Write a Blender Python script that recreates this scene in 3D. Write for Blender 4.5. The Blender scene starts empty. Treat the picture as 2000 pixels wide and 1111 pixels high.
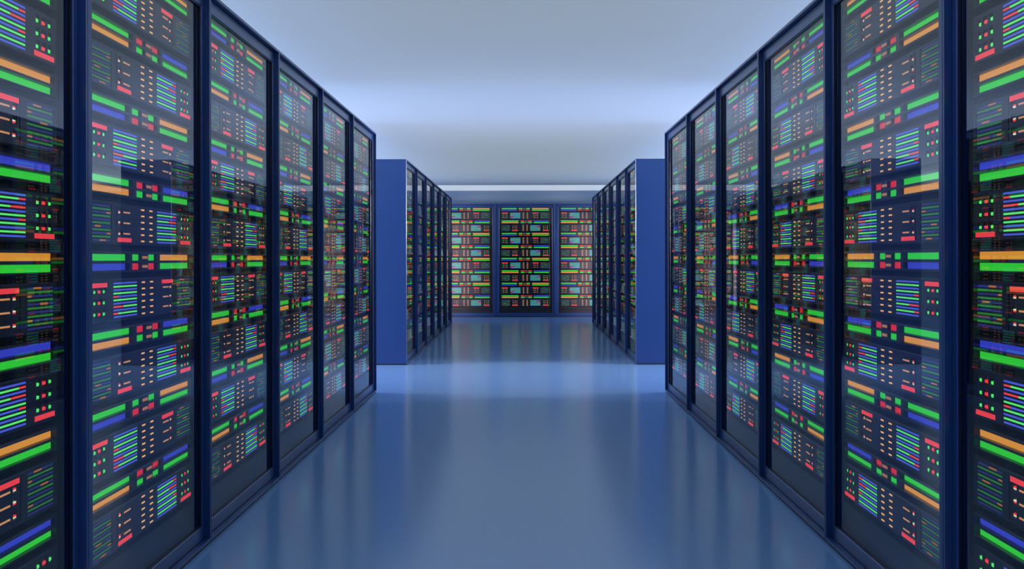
import bpy, math
from mathutils import Vector, Matrix
R = math.radians
scene = bpy.context.scene
COL = scene.collection

# ---------------------------------------------------------------- dimensions (metres)
A = 1.2243            # half width of the central aisle
H = 2.20              # rack cabinet height
W = 1.1545            # rack cabinet width
D = 0.539             # rack cabinet depth
CAMX, CAMZ = 0.0226, 1.133
FPX = 2004.0          # focal length in pixels of a 2000 px wide frame
NEAR_END = 8.712      # far end of the two front rows
NEAR_START = NEAR_END - 6 * W
MID_START = 10.967    # near end of the two rear rows
MID_END = MID_START + 6 * W
BACK_Y = 19.947       # front of the cabinets closing the aisle
WALL_Y = BACK_Y + D + 0.02
CEIL = 2.60
SIDE = 8.0
REAR = -4.0

# ---------------------------------------------------------------- camera
cd = bpy.data.cameras.new('camera')
cam = bpy.data.objects.new('camera', cd)
COL.objects.link(cam)
cam.location = (CAMX, 0, CAMZ)
cam.rotation_euler = (R(90), R(0.10), 0)
cd.sensor_fit = 'HORIZONTAL'
cd.sensor_width = 36.0
cd.lens = 36.0 * FPX / 2000.0
cd.shift_x = -22.0 / 2000.0
cd.shift_y = -50.2 / 2000.0
cd.clip_start = 0.05
scene.camera = cam

# ---------------------------------------------------------------- world, lights, exposure
scene.view_settings.view_transform = 'Standard'
scene.view_settings.look = 'None'
scene.view_settings.gamma = 1.0
scene.view_settings.exposure = 0.0
scene.view_settings.use_curve_mapping = False
wd = bpy.data.worlds.new('world')
scene.world = wd
wd.use_nodes = True
wd.node_tree.nodes['Background'].inputs['Color'].default_value = (0.35, 0.45, 0.7, 1)
wd.node_tree.nodes['Background'].inputs['Strength'].default_value = 0.15

def area(name, loc, target, sx, sy, power, color):
    ld = bpy.data.lights.new(name, 'AREA')
    ld.shape = 'RECTANGLE'
    ld.size, ld.size_y = sx, sy
    ld.energy = power
    ld.color = color
    o = bpy.data.objects.new(name, ld)
    COL.objects.link(o)
    o.location = loc
    d = Vector(target) - Vector(loc)
    o.rotation_euler = d.to_track_quat('-Z', 'Y').to_euler()
    return o

UP = 780.0
CROSS = 46.0
END = 8.5
for s in (-1, 1):
    # added unseen strips in the side aisles that brighten the ceiling
    l = area('unseen_ceiling_fill', (s * (SIDE - 0.15), 8.0, 1.9), (0, 8.0, 3.6), 23.0, 0.3, UP, (0.80, 0.92, 1.0))
    l.data.spread = R(50)
    # tall light at each end of the cross aisle
    l = area('cross_aisle_light', (s * 5.5, 9.84, 1.9), (s * 0.9, 10.5, 0.7), 0.35, 0.5, CROSS, (0.95, 0.80, 0.80))
    l.data.spread = R(75)
for s in (-1, 1):
    # added unseen fill, hidden behind the rear rows, brightening the outer aisle-end cabinets
    l = area('unseen_rack_fill', (s * 2.1, MID_END + 0.35, 1.05), (s * 1.2, BACK_Y, 1.05), 0.4, 1.8, END, (1.0, 0.80, 0.80))
    l.data.spread = R(32)

# ---------------------------------------------------------------- materials
def mat(name, base=(0.5, 0.5, 0.5), rough=0.5, metal=0.0, spec=0.5, coat=0.0, noise=0.0, nscale=30.0, bump=0.0):
    m = bpy.data.materials.new(name)
    m.use_nodes = True
    nt = m.node_tree
    b = nt.nodes['Principled BSDF']
    b.inputs['Base Color'].default_value = (*base, 1)
    b.inputs['Roughness'].default_value = rough
    b.inputs['Metallic'].default_value = metal
    b.inputs['Specular IOR Level'].default_value = spec
    b.inputs['Coat Weight'].default_value = coat
    b.inputs['Coat Roughness'].default_value = 0.15
    if noise or bump:
        tc = nt.nodes.new('ShaderNodeTexCoord')
        n = nt.nodes.new('ShaderNodeTexNoise')
        n.inputs['Scale'].default_value = nscale
        n.inputs['Detail'].default_value = 3
        nt.links.new(tc.outputs['Object'], n.inputs['Vector'])
        if noise:
            mx = nt.nodes.new('ShaderNodeMix'); mx.data_type = 'RGBA'
            mx.inputs[6].default_value = (*[c * (1 - noise) for c in base], 1)
            mx.inputs[7].default_value = (*[min(1, c * (1 + noise)) for c in base], 1)
            nt.links.new(n.outputs['Fac'], mx.inputs[0])
            nt.links.new(mx.outputs[2], b.inputs['Base Color'])
        if bump:
            bp = nt.nodes.new('ShaderNodeBump')
            bp.inputs['Strength'].default_value = bump
            bp.inputs['Distance'].default_value = 0.002
            nt.links.new(n.outputs['Fac'], bp.inputs['Height'])
            nt.links.new(bp.outputs['Normal'], b.inputs['Normal'])
    return m

def led(name, srgb, strength=1.0, noise=0.0):
    m = bpy.data.materials.new(name)
    m.use_nodes = True
    nt = m.node_tree
    b = nt.nodes['Principled BSDF']
    lin = [((c / 255 + 0.055) / 1.055) ** 2.4 if c > 10 else c / 255 / 12.92 for c in srgb]
    b.inputs['Base Color'].default_value = (*[0.35 * c for c in lin], 1)
    b.inputs['Roughness'].default_value = 0.4
    b.inputs['Emission Color'].default_value = (*lin, 1)
    b.inputs['Emission Strength'].default_value = strength
    if noise:   # the diffuser of the wide lamps is slightly grained
        tc = nt.nodes.new('ShaderNodeTexCoord'); n = nt.nodes.new('ShaderNodeTexNoise')
        n.inputs['Scale'].default_value = 160
        mr = nt.nodes.new('ShaderNodeMapRange')
        mr.inputs['To Min'].default_value = strength * (1 - noise)
        mr.inputs['To Max'].default_value = strength * (1 + noise)
        nt.links.new(tc.outputs['Object'], n.inputs['Vector'])
        nt.links.new(n.outputs['Fac'], mr.inputs['Value'])
        nt.links.new(mr.outputs['Result'], b.inputs['Emission Strength'])
    return m

def glass(name, tint, ior, rough=0.0):
    m = bpy.data.materials.new(name)
    m.use_nodes = True
    nt = m.node_tree
    nt.nodes.clear()
    out = nt.nodes.new('ShaderNodeOutputMaterial')
    mix = nt.nodes.new('ShaderNodeMixShader')
    tr = nt.nodes.new('ShaderNodeBsdfTransparent'); tr.inputs['Color'].default_value = (*tint, 1)
    gl = nt.nodes.new('ShaderNodeBsdfGlossy'); gl.inputs['Roughness'].default_value = rough
    gl.inputs['Color'].default_value = (0.95, 0.97, 1.0, 1)
    fr = nt.nodes.new('ShaderNodeFresnel'); fr.inputs['IOR'].default_value = ior
    ge = nt.nodes.new('ShaderNodeNewGeometry')
    inv = nt.nodes.new('ShaderNodeMath'); inv.operation = 'SUBTRACT'; inv.inputs[0].default_value = 1.0
    mul = nt.nodes.new('ShaderNodeMath'); mul.operation = 'MULTIPLY'
    nt.links.new(ge.outputs['Backfacing'], inv.inputs[1])
    nt.links.new(inv.outputs[0], mul.inputs[0])
    nt.links.new(fr.outputs[0], mul.inputs[1])
    nt.links.new(mul.outputs[0], mix.inputs[0])
    nt.links.new(tr.outputs[0], mix.inputs[1])
    nt.links.new(gl.outputs[0], mix.inputs[2])
    nt.links.new(mix.outputs[0], out.inputs['Surface'])
    return m

M = dict(
    paint=mat('navy_paint', (0.019, 0.058, 0.205), 0.32, 0.0, 0.5, 0.25),
    plinth=mat('black_plinth', (0.006, 0.008, 0.02), 0.5),
    jamb_lining=mat('dark_navy_lining', (0.006, 0.012, 0.045), 0.4),  # dark navy strip lining the door opening
    inside=mat('rack_interior', (0.006, 0.007, 0.010), 0.6),
    face=mat('server_face', (0.022, 0.024, 0.042), 0.38, 0.0, 0.5, 0.0, 0.06, 60),
    facedark=mat('server_slot', (0.008, 0.009, 0.016), 0.35),
    blank=mat('blanking_panel', (0.010, 0.012, 0.020), 0.4),
    glass=glass('door_glass', (0.93, 0.94, 0.95), 1.48),
    green=led('green_bar_light', (48, 205, 52), 1.0, 0.06),
    orange=led('orange_bar_light', (222, 148, 52), 1.0, 0.06),
    blue=led('blue_bar_light', (50, 62, 190), 1.0, 0.06),
    brown=led('amber_dim_light', (165, 110, 75), 1.0),
    red=led('red_light', (240, 62, 66), 1.0),
    redsq=led('deep_red_light', (212, 40, 48), 1.0),
    greenline=led('bright_green_light', (92, 238, 110), 1.05),
    blueline=led('bright_blue_light', (74, 92, 215), 1.0),
    amber=led('amber_light', (252, 182, 112), 1.05),
    tick=led('dim_blue_light', (24, 29, 84), 1.0),
    dimgreen=led('dim_green_light', (39, 120, 50), 1.0),
    dimblue=led('dim_blue_stripe_light', (37, 44, 108), 1.0),
    dimamber=led('dim_amber_light', (165, 108, 55), 1.0),
    driveamber=led('drive_amber_light', (205, 142, 92), 1.0),
    pale=led('pale_light', (225, 235, 190), 1.0),
    floor=mat('floor_epoxy', (0.21, 0.405, 0.76), 0.18, 0.0, 0.5),
    ceiling=mat('ceiling_paint', (0.70, 0.73, 0.77), 0.75, 0, 0.3, 0, 0.015, 1.2),
    wall=mat('wall_paint', (0.28, 0.37, 0.52), 0.6, 0, 0.3),
    walldark=mat('darkened_rear_wall', (0.03, 0.035, 0.05), 0.7, 0, 0.2),  # unseen rear wall, darkened so the far glass reflects little light
    trim=mat('white_trim', (0.86, 0.88, 0.90), 0.5),
)
# faint glow added to the white trim over the far racks to brighten it
_b = M['trim'].node_tree.nodes['Principled BSDF']
_b.inputs['Emission Color'].default_value = (0.85, 0.92, 1.0, 1)
_b.inputs['Emission Strength'].default_value = 0.22

# ---------------------------------------------------------------- mesh builder
class MB:
    """collects quads; tr = function applied to every point, flip = reversed winding"""
    def __init__(s):
        s.v, s.f, s.m = [], [], []
    def quad(s, pts, m):
        i = len(s.v)
        s.v += [tuple(p) for p in pts]
        s.f.append(tuple(range(i, i + len(pts))))
        s.m.append(m)
    def box(s, x0, x1, y0, y1, z0, z1, m, skip=''):
        i = len(s.v)
        s.v += [(x0, y0, z0), (x1, y0, z0), (x1, y1, z0), (x0, y1, z0),
                (x0, y0, z1), (x1, y0, z1), (x1, y1, z1), (x0, y1, z1)]
        fs = {'b': (0, 3, 2, 1), 't': (4, 5, 6, 7), 'f': (0, 1, 5, 4), 'k': (2, 3, 7, 6), 'l': (3, 0, 4, 7), 'r': (1, 2, 6, 5)}
        for k, q in fs.items():
            if k not in skip:
                s.f.append(tuple(i + j for j in q)); s.m.append(m)
    def plate(s, x0, x1, z0, z1, y, holes, m, mh):
        """front (facing -y) with rectangular recesses.
        hole = (hx0,hx1,hz0,hz1,depth,taper_top) ; walls and floor in mh"""
        xs = sorted(set([x0, x1] + [h[0] for h in holes] + [h[1] for h in holes]))
        zs = sorted(set([z0, z1] + [h[2] for h in holes] + [h[3] for h in holes]))
        for i in range(len(xs) - 1):
            for j in range(len(zs) - 1):
                cx, cz = (xs[i] + xs[i + 1]) / 2, (zs[j] + zs[j + 1]) / 2
                if any(h[0] < cx < h[1] and h[2] < cz < h[3] for h in holes):
                    continue
                s.quad([(xs[i], y, zs[j]), (xs[i + 1], y, zs[j]), (xs[i + 1], y, zs[j + 1]), (xs[i], y, zs[j + 1])], m)
        for (a, b, c, d, dp, tp) in holes:
            if dp is None:
                continue
            Y = y + dp
            d2 = d - tp
            s.quad([(a, y, c), (b, y, c), (b, Y, c), (a, Y, c)], mh)
            s.quad([(a, y, d), (a, Y, d2), (b, Y, d2), (b, y, d)], m if tp else mh)
            s.quad([(a, y, c), (a, Y, c), (a, Y, d2), (a, y, d)], mh)
            s.quad([(b, y, c), (b, y, d), (b, Y, d2), (b, Y, c)], mh)
            s.quad([(a, Y, c), (b, Y, c), (b, Y, d2), (a, Y, d2)], mh)
    def mesh(s, name, mirror=False):
        me = bpy.data.meshes.new(name)
        v = [(-x, y, z) for x, y, z in s.v] if mirror else s.v
        f = [tuple(reversed(q)) for q in s.f] if mirror else s.f
        me.from_pydata(v, [], f)
        used = []
        for m in s.m:
            if m not in used:
                used.append(m)
        for m in used:
            me.materials.append(M[m])
        for p, m in zip(me.polygons, s.m):
            p.material_index = used.index(m)
        me.update()
        return me

def obj(name, me, parent=None, loc=(0, 0, 0)):
    o = bpy.data.objects.new(name, me)
    o.location = loc
    COL.objects.link(o)
    if parent:
        o.parent = parent
    return o

def boxobj(name, b, m, parent=None, kind=None):
    mb = MB(); mb.box(*b, m)
    o = obj(name, mb.mesh(name), parent)
    if kind:
        o['kind'] = kind
    return o

# ---------------------------------------------------------------- room
boxobj('floor', (-SIDE - 0.2, SIDE + 0.2, REAR - 0.2, WALL_Y + 0.2, -0.12, 0.0), 'floor', kind='structure')
boxobj('ceiling', (-SIDE - 0.2, SIDE + 0.2, REAR - 0.2, WALL_Y + 0.2, CEIL, CEIL + 0.12), 'ceiling', kind='structure')
boxobj('wall_back', (-SIDE, SIDE, WALL_Y, WALL_Y + 0.2, 0, CEIL), 'wall', kind='structure')
boxobj('wall_rear', (-SIDE, SIDE, REAR - 0.2, REAR, 0, CEIL), 'walldark', kind='structure')
boxobj('wall_left', (-SIDE - 0.2, -SIDE, REAR - 0.2, WALL_Y + 0.2, 0, CEIL), 'wall', kind='structure')
boxobj('wall_right', (SIDE, SIDE + 0.2, REAR - 0.2, WALL_Y + 0.2, 0, CEIL), 'wall', kind='structure')
tm = MB()
tz = CEIL - 0.105
tm.box(-SIDE, SIDE, WALL_Y - 0.03, WALL_Y, tz, CEIL, 'trim')
t = obj('trim_1', tm.mesh('trim_1')); t['kind'] = 'structure'

# ---------------------------------------------------------------- cabinet
LIP = 0.012
TOPR, BOTR = 0.068, 0.078            # height of the top / bottom rail measured from the cabinet edge
LS, RS = 0.073 * W, 0.962 * W        # opening in the door, from the left edge
DY0, DY1 = 0.022, 0.037              # door thickness
GY = 0.032                           # glass
FACE = 0.047                         # server fronts
def X(u):
    return u * W - W / 2

PITCH, SLIM_H, TALL_H = 0.243, 0.068, 0.135
GAP = (PITCH - SLIM_H - TALL_H) / 2
TOP0 = 0.069                          # top of the first slim unit below the cabinet top
FX0, FX1 = X(0.098), X(0.926)
def unit_z(i):
    """bottom z of unit i (0..15), even = slim, odd = tall"""
    t = H - TOP0 - (i // 2) * PITCH
    return t - SLIM_H if i % 2 == 0 else t - SLIM_H - GAP - TALL_H

def shell_mesh():
    b = MB()
    h = W / 2
    PL = 0.012
    c = 0.004                         # rounded-over front corner of each side panel
    for sx in (-1, 1):
        pr = [(sx * h, D), (sx * h, c), (sx * (h - c), 0), (sx * (h - LIP), 0), (sx * (h - LIP), D)]
        if sx < 0:
            pr.reverse()
        n = len(pr)
        for i in range(n):
            p, q = pr[i], pr[(i + 1) % n]
            b.quad([(p[0], p[1], PL), (p[0], p[1], H), (q[0], q[1], H), (q[0], q[1], PL)], 'paint')
        b.quad([(p[0], p[1], H) for p in reversed(pr)], 'paint')
        b.quad([(p[0], p[1], PL) for p in pr], 'paint')
    b.box(-h + LIP, h - LIP, 0, D, H - LIP, H, 'paint')
    b.box(-h + LIP, h - LIP, 0, D, PL, PL + LIP, 'paint')
    b.box(-h + LIP, h - LIP, D - LIP, D, PL + LIP, H - LIP, 'paint')
    return b
def plinth_mesh():
    b = MB(); b.box(-W / 2 + 0.002, W / 2 - 0.002, 0.006, D - 0.01, 0, 0.012, 'plinth'); return b
def door_mesh():
    b = MB()
    x0, x1, z0, z1 = -W / 2 + LIP + 0.001, W / 2 - LIP - 0.001, 0.012 + LIP + 0.001, H - LIP - 0.001
    a0, a1, c0, c1 = LS - W / 2, RS - W / 2, BOTR, H - TOPR
    ch = 0.0025
    # front ring with a small outer chamfer
    O = [(x0, z0), (x1, z0), (x1, z1), (x0, z1)]
    P = [(x0 + ch, z0 + ch), (x1 - ch, z0 + ch), (x1 - ch, z1 - ch), (x0 + ch, z1 - ch)]
    Q = [(a0 - ch, c0 - ch), (a1 + ch, c0 - ch), (a1 + ch, c1 + ch), (a0 - ch, c1 + ch)]
    S = [(a0, c0), (a1, c0), (a1, c1), (a0, c1)]
    for i in range(4):
        j = (i + 1) % 4
        def q(A1, ya, B1, yb):
            b.quad([(A1[i][0], ya, A1[i][1]), (A1[j][0], ya, A1[j][1]), (B1[j][0], yb, B1[j][1]), (B1[i][0], yb, B1[i][1])], 'paint')
        q(O, DY1, O, DY0 + ch); q(O, DY0 + ch, P, DY0); q(P, DY0, Q, DY0); q(Q, DY0, S, DY0 + ch); q(S, DY0 + ch, S, DY1); q(S, DY1, O, DY1)
    return b
def jamb_lining_mesh():
    b = MB()
    a0, a1, c0, c1 = LS - W / 2, RS - W / 2, BOTR, H - TOPR
    t = 0.004
    y0, y1 = DY0 + 0.004, DY1
    b.box(a0, a0 + t, y0, y1, c0, c1, 'jamb_lining')
    b.box(a1 - t, a1, y0, y1, c0, c1, 'jamb_lining')
    b.box(a0 + t, a1 - t, y0, y1, c0, c0 + t, 'jamb_lining')
    b.box(a0 + t, a1 - t, y0, y1, c1 - t, c1, 'jamb_lining')
    return b
def glass_mesh():
    b = MB(); b.box(LS - W / 2 + 0.004, RS - W / 2 - 0.004, GY, GY + 0.003, BOTR + 0.004, H - TOPR - 0.004, 'glass'); return b
def rail_mesh(x0, x1):
    b = MB()
    b.box(x0, x1, 0.060, 0.110, 0.026, H - 0.014, 'inside')
    return b
def shelf_mesh(z):
    b = MB(); b.box(X(0.096), X(0.928), 0.072, 0.45, z - GAP, z, 'inside'); return b
def blank_mesh():
    b = MB()
    zt = unit_z(15) - GAP - 0.001
    z1 = zt - 0.045
    b.box(X(0.096), X(0.928), FACE + 0.001, 0.11, z1 + 0.001, zt, 'blank')
    b.box(X(0.096), X(0.928), FACE + 0.004, 0.11, 0.026, z1 - 0.002, 'blank')
    return b

CAB = {}
def cabinet_meshes(mir):
    if mir in CAB:
        return CAB[mir]
    d = [('shell', shell_mesh()), ('plinth', plinth_mesh()), ('blanking_panel', blank_mesh()),
         ('mounting_rail', rail_mesh(X(0.04), X(0.095))), ('mounting_rail', rail_mesh(X(0.929), X(0.97)))]
    for i in range(16):
        d.append(('shelf', shelf_mesh(unit_z(i))))
    CAB[mir] = [(n, b.mesh(n, mir)) for n, b in d], door_mesh().mesh('door', mir), \
        jamb_lining_mesh().mesh('jamb_lining', mir), glass_mesh().mesh('glass_pane', mir)
    return CAB[mir]

def place(o, frame, z=0.0):
    (x, y, rz) = frame
    o.location = (x, y, z)
    o.rotation_euler = (0, 0, rz)

def cabinet(frame, mir, label, group):
    parts, door, gas, gl = cabinet_meshes(mir)
    root = bpy.data.objects.new('server_rack', None)
    COL.objects.link(root)
    root.empty_display_size = 0.2
    place(root, frame)
    root['label'] = label; root['category'] = 'server rack'; root['group'] = group
    for n, me in parts:
        obj(n, me, root)
    dr = obj('door', door, root)
    obj('jamb_lining', gas, dr)
    obj('glass_pane', gl, dr)

# ---------------------------------------------------------------- servers
# local frame of a unit: x across (content -CW/2..CW/2), y into the rack, z up from its base
CX0, CX1 = X(0.114), X(0.908)
CW = CX1 - CX0
def cu(t):                            # content coordinate 0..1 -> x
    return CX0 + t * CW
SLOT = 0.016
LT = 0.004                            # thickness of a lamp

def chassis(h, holes, panels=()):
    """body with a chamfered front; panels = rect openings filled by separate panel parts"""
    b = MB()
    e, g = 0.004, 0.010
    x0, x1, y, yb = FX0, FX1, FACE, 0.42
    b.plate(x0 + g, x1 - g, e, h - e, y, list(holes) + [(*p, None, 0) for p in panels], 'face', 'facedark')
    c = [(x0 + g, y, e), (x1 - g, y, e), (x1 - g, y, h - e), (x0 + g, y, h - e)]
    o = [(x0, y + e, 0), (x1, y + e, 0), (x1, y + e, h), (x0, y + e, h)]
    k = [(x0, yb, 0), (x1, yb, 0), (x1, yb, h), (x0, yb, h)]
    for i in range(4):
        j = (i + 1) % 4
        b.quad([o[i], o[j], c[j], c[i]], 'face')
        b.quad([k[i], k[j], o[j], o[i]], 'face')
    b.quad([k[1], k[0], k[3], k[2]], 'face')
    return b

class Spec:
    """lamps and slots of a unit, written for the upright version; rot turns them by 180 degrees"""
    def __init__(s, h, rot):
        s.h, s.rot = h, rot
    def r(s, u0, u1, z0, z1):         # u in content units, z measured DOWN from the top in metres
        x0, x1, a, b = cu(u0), cu(u1), s.h - z1, s.h - z0
        if s.rot:
            cx = cu(0) + cu(1)
            x0, x1, a, b = cx - x1, cx - x0, s.h - b, s.h - a
        return (x0, x1, a, b)

def lamp(rect, depth, m, grow=0.0):
    """a lamp body standing at the bottom of a slot (depth>0) or slightly proud (depth 0)"""
    x0, x1, z0, z1 = rect
    b = MB()
    y = FACE + depth
    b.box(x0, x1, y - (LT if depth > 0.002 else 0.0012), y - 0.0001, z0, z1, m, skip='k')
    return b

def slim_spec(rot):
    sp = Spec(SLIM_H, rot)
    L, holes = [], []
    r1, r2 = (0.0088, 0.0298), (0.0392, 0.0602)
    for (zz, c1, sq, c2) in ((r1, 'green', 'green', 'orange'), (r2, 'blue', 'redsq', 'green')):
        for (u0, u1, c, n) in ((0.0, 0.32, c1, 'light_bar'), (0.362, 0.438, sq, 'square_light'),
                               (0.52, 0.596, sq, 'square_light'), (0.645, 1.0, c2, 'light_bar')):
            rc = sp.r(u0, u1, *zz)
            g, w_ = 0.001, (0.008 if n == 'light_bar' else 0.007)
            holes.append((rc[0] - w_, rc[1] + w_, rc[2] - g, rc[3] + g, SLOT if n == 'light_bar' else 0.013, 0))
            L.append((n, rc, SLOT if n == 'light_bar' else 0.013, c))
        zc = sum(zz) / 2
        rc = sp.r(0.452, 0.507, zc - 0.0045, zc + 0.0045)
        holes.append((rc[0] - .001, rc[1] + .001, rc[2] - .001, rc[3] + .001, 0.004, 0))
        L.append(('dash_light', rc, 0.004, 'brown'))
    return holes, L

def tall_spec(rot):
    """returns panels: name -> (rect, holes, [(lampname, rect, depth, material)])"""
    sp = Spec(TALL_H, rot)
    P = []
    zt = 0.0105
    # indicator block
    holes, L = [], []
    L.append(('status_tab', sp.r(0.004, 0.128, zt, zt + 0.0135), 0, 'red'))
    for r in range(3):
        for c, (u, m) in enumerate(((0.030, 'greenline'), (0.068, 'red'), (0.106, 'greenline'))):
            zc = 0.0375 + r * 0.0345
            hw = (0.0110 if m == 'red' else 0.0080) / CW
            rc = sp.r(u - hw, u + hw, zc - 0.0042, zc + 0.0042)
            holes.append((rc[0] - 0.003, rc[1] + 0.003, rc[2] - 0.003, rc[3] + 0.011, 0.006, 0.010))
            L.append(('indicator_light', rc, 0.006, m))
    P.append(('indicator_panel', sp.r(-0.006, 0.140, 0.005, 0.130), holes, L))
    # stripes
    L = []
    pitch = 0.0107
    segs = {4: (0.19, 'blueline'), 7: (0.41, 'greenline'), 9: (0.19, 'greenline')}
    for i in range(11):
        z = 0.0115 + i * pitch
        col = 'greenline' if i % 2 else 'blueline'
        if i in segs:
            t, col = segs[i]
            L.append(('light_stripe', [(sp.r(0.183, 0.183 + t * 0.212, z, z + 0.0050), 'red'),
                                       (sp.r(0.183 + t * 0.212, 0.395, z, z + 0.0050), col)], 0, None))
        else:
            L.append(('light_stripe', sp.r(0.183, 0.395, z, z + 0.0050), 0, col))
    P.append(('stripe_panel', sp.r(0.172, 0.406, 0.005, 0.130), [], L))
    # amber columns
    L, holes = [], []
    for i in range(6):
        z = 0.0125 + i * 0.0212
        L.append(('amber_light', sp.r(0.446, 0.476, z + 0.0005, z + 0.0053), 0, 'amber'))
        L.append(('amber_light', sp.r(0.530, 0.560, z + 0.0005, z + 0.0053), 0, 'amber'))
    for i in range(6):
        z = 0.0125 + i * 0.0212
        L.append(('tick_light', [(sp.r(0.496, 0.507, z + .0010, z + 0.0048), 'tick'), (sp.r(0.582, 0.593, z + .0010, z + 0.0048), 'tick')], 0, None))
    P.append(('amber_panel', sp.r(0.424, 0.608, 0.005, 0.130), holes, L))
    # drive block
    L, holes = [], []
    L.append(('status_tab', sp.r(0.656, 0.780, zt, zt + 0.0135), 0, 'red'))
    e = sp.r(0.784, 0.790, 0.0110, 0.124)
    holes.append((*e, 0.013, 0))
    for r in range(3):
        zc = 0.0375 + r * 0.0345
        L.append(('dash_light', sp.r(0.668, 0.728, zc - 0.0024, zc + 0.0024), 0, 'driveamber'))
        rc = sp.r(0.748, 0.770, zc - 0.005, zc + 0.005)
        holes.append((rc[0] - 0.003, rc[1] + 0.003, rc[2] - 0.001, rc[3] + 0.010, 0.006, 0.010))
        a, b_, c, d = rc
        m_ = (c + d) / 2
        L.append(('split_light', [((a + .003, b_ - .003, m_, d - .001), 'pale' if r % 2 else 'red'),
                                  ((a + .003, b_ - .003, c + .001, m_), 'red' if r % 2 else 'pale')], 0.006, None))
    P.append(('drive_panel', sp.r(0.644, 0.800, 0.005, 0.130), holes, L))
    # dim stripes
    L, holes = [], []
    am = {1: (0.25, 0.55), 3: (0.0, 0.18), 5: (0.5, 0.8), 9: (0.0, 0.22)}
    for i in range(11):
        z = 0.0115 + i * pitch
        col = 'dimgreen' if i % 2 else 'dimblue'
        rc = sp.r(0.832, 0.995, z, z + 0.0050)
        holes.append((rc[0] - 0.002, rc[1] + 0.002, rc[2] - .0006, rc[3] + .0006, 0.007, 0))
        if not i % 2 and (i + 1) in am:
            s0, s1 = am[i + 1]
            lst = []
            k = 0.163
            if s0 > 0: lst.append((sp.r(0.832, 0.832 + s0 * k, z, z + .005), col))
            lst.append((sp.r(0.832 + s0 * k, 0.832 + s1 * k, z, z + .005), 'dimamber'))
            lst.append((sp.r(0.832 + s1 * k, 0.995, z, z + .005), col))
            L.append(('dim_stripe', lst, 0.007, None))
        else:
            L.append(('dim_stripe', rc, 0.007, col))
    P.append(('dim_stripe_panel', sp.r(0.822, 1.006, 0.005, 0.130), holes, L))
    # a stripe or lamp of two colours is two lamps side by side
    out = []
    for n, rc, holes, L in P:
        K = []
        for e in L:
            if e[3] is None:
                K += [(e[0], r_, e[2], m_) for r_, m_ in e[1]]
            else:
                K.append(e)
        out.append((n, rc, holes, K))
    return out

def lamp_mb(entry):
    n, rc, dp, c = entry
    return lamp(rc, dp, c)

def join(a, b):
    i = len(a.v); a.v += b.v; a.f += [tuple(i + q for q in f) for f in b.f]; a.m += b.m
    return a

UC = {}
def unit_meshes(kind, rot, mir, lod):
    """tree of (name, mesh, [children]); lod 0: every lamp, 1: panels, 2: one mesh"""
    key = (kind, rot, mir, lod)
    if key in UC:
        return UC[key]
    if kind == 'slim':
        holes, L = slim_spec(rot)
        ch = chassis(SLIM_H, holes)
        if lod == 2:
            for e in L: join(ch, lamp_mb(e))
            tree = [('slim_server', ch.mesh('slim_server', mir), [])]
        else:
            tree = [('chassis', ch.mesh('chassis', mir), [])] + [(e[0], lamp_mb(e).mesh(e[0], mir), []) for e in L]
    else:
        P = tall_spec(rot)
        ch = chassis(TALL_H, [], [p[1] for p in P])
        tree = []
        for n, rc, holes, L in P:
            pb = MB()
            pb.plate(rc[0], rc[1], rc[2], rc[3], FACE, holes, 'face', 'facedark')
            if lod == 2:
                join(ch, pb)
                for e in L: join(ch, lamp_mb(e))
            elif lod == 1:
                for e in L: join(pb, lamp_mb(e))
                tree.append((n, pb.mesh(n, mir), []))
            else:
                tree.append((n, pb.mesh(n, mir), [(e[0], lamp_mb(e).mesh(e[0], mir), []) for e in L]))
        if lod == 2:
            tree = [('tall_server', ch.mesh('tall_server', mir), [])]
        else:
            tree.insert(0, ('chassis', ch.mesh('chassis', mir), []))
    UC[key] = tree
    return tree

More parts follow.
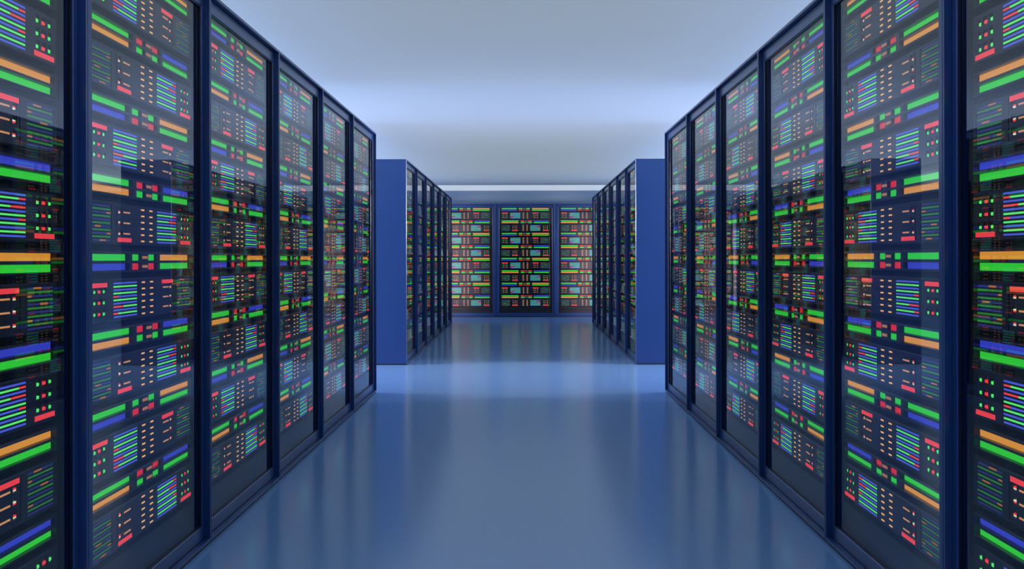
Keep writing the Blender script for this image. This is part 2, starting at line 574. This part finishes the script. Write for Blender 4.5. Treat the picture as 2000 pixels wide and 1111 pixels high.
def server(kind, rot, mir, lod, frame, z, label, group):
    tree = unit_meshes(kind, rot, mir, lod)
    name = kind + '_server'
    if lod == 2:
        root = obj(name, tree[0][1])
    else:
        root = bpy.data.objects.new(name, None)
        root.empty_display_size = 0.05
        COL.objects.link(root)
        for n, me, subs in tree:
            o = obj(n, me, root)
            for n2, me2, _ in subs:
                obj(n2, me2, o)
    place(root, frame, z)
    root['label'] = label; root['category'] = 'server'; root['group'] = group

ORD = ['top', 'second', 'third', 'fourth', 'fifth', 'sixth', 'seventh', 'bottom']
NTH = ['nearest', 'second nearest', 'third nearest', 'fourth nearest', 'fifth nearest', 'farthest']
def fill(frame, mir, lod, where, group):
    for i in range(16):
        r = i // 2
        rot = bool(r % 2)
        pos = ORD[r] if r in (0, 7) else ORD[r] + ' from top'
        if i % 2 == 0:
            look = 'green over orange' if rot else 'green over blue'
            lab = f'{pos} slim server, {look} bars, in {where}'
            server('slim', rot, mir, lod, frame, unit_z(i), lab, 'slim servers in ' + group)
        else:
            look = 'low red tabs' if rot else 'high red tabs'
            lab = f'{pos} tall server, {look}, in {where}'
            server('tall', rot, mir, lod, frame, unit_z(i), lab, 'tall servers in ' + group)

for side, sname in ((-1, 'left'), (1, 'right')):
    for row, (y0, rname) in enumerate(((NEAR_START, 'front'), (MID_START, 'rear'))):
        for k in range(6):
            yc = y0 + (k + 0.5) * W
            # local +x points away from the camera on the left; the right row is its mirror image
            frame = (-A, yc, R(90)) if side < 0 else (A, yc, R(-90))
            mir = side > 0
            adj = NTH[k]
            cabinet(frame, mir, f'tall navy rack cabinet with glass door, {adj} one in the {sname} {rname} row',
                    f'rack cabinets of the {sname} {rname} row')
            lod = 2 if row else (0 if k < 3 else 1)
            fill(frame, mir, lod, f'{adj} {sname} {rname} rack', f'the {sname} {rname} row')
BXC = 0.05
for k, nm in ((-1, 'left'), (0, 'middle'), (1, 'right')):
    frame = (BXC + k * W, BACK_Y, 0)
    cabinet(frame, False, f'{nm} one of three rack cabinets facing the camera at the aisle end', 'rack cabinets closing the aisle')
    fill(frame, False, 1, f'{nm} rack at aisle end', 'the racks closing the aisle')
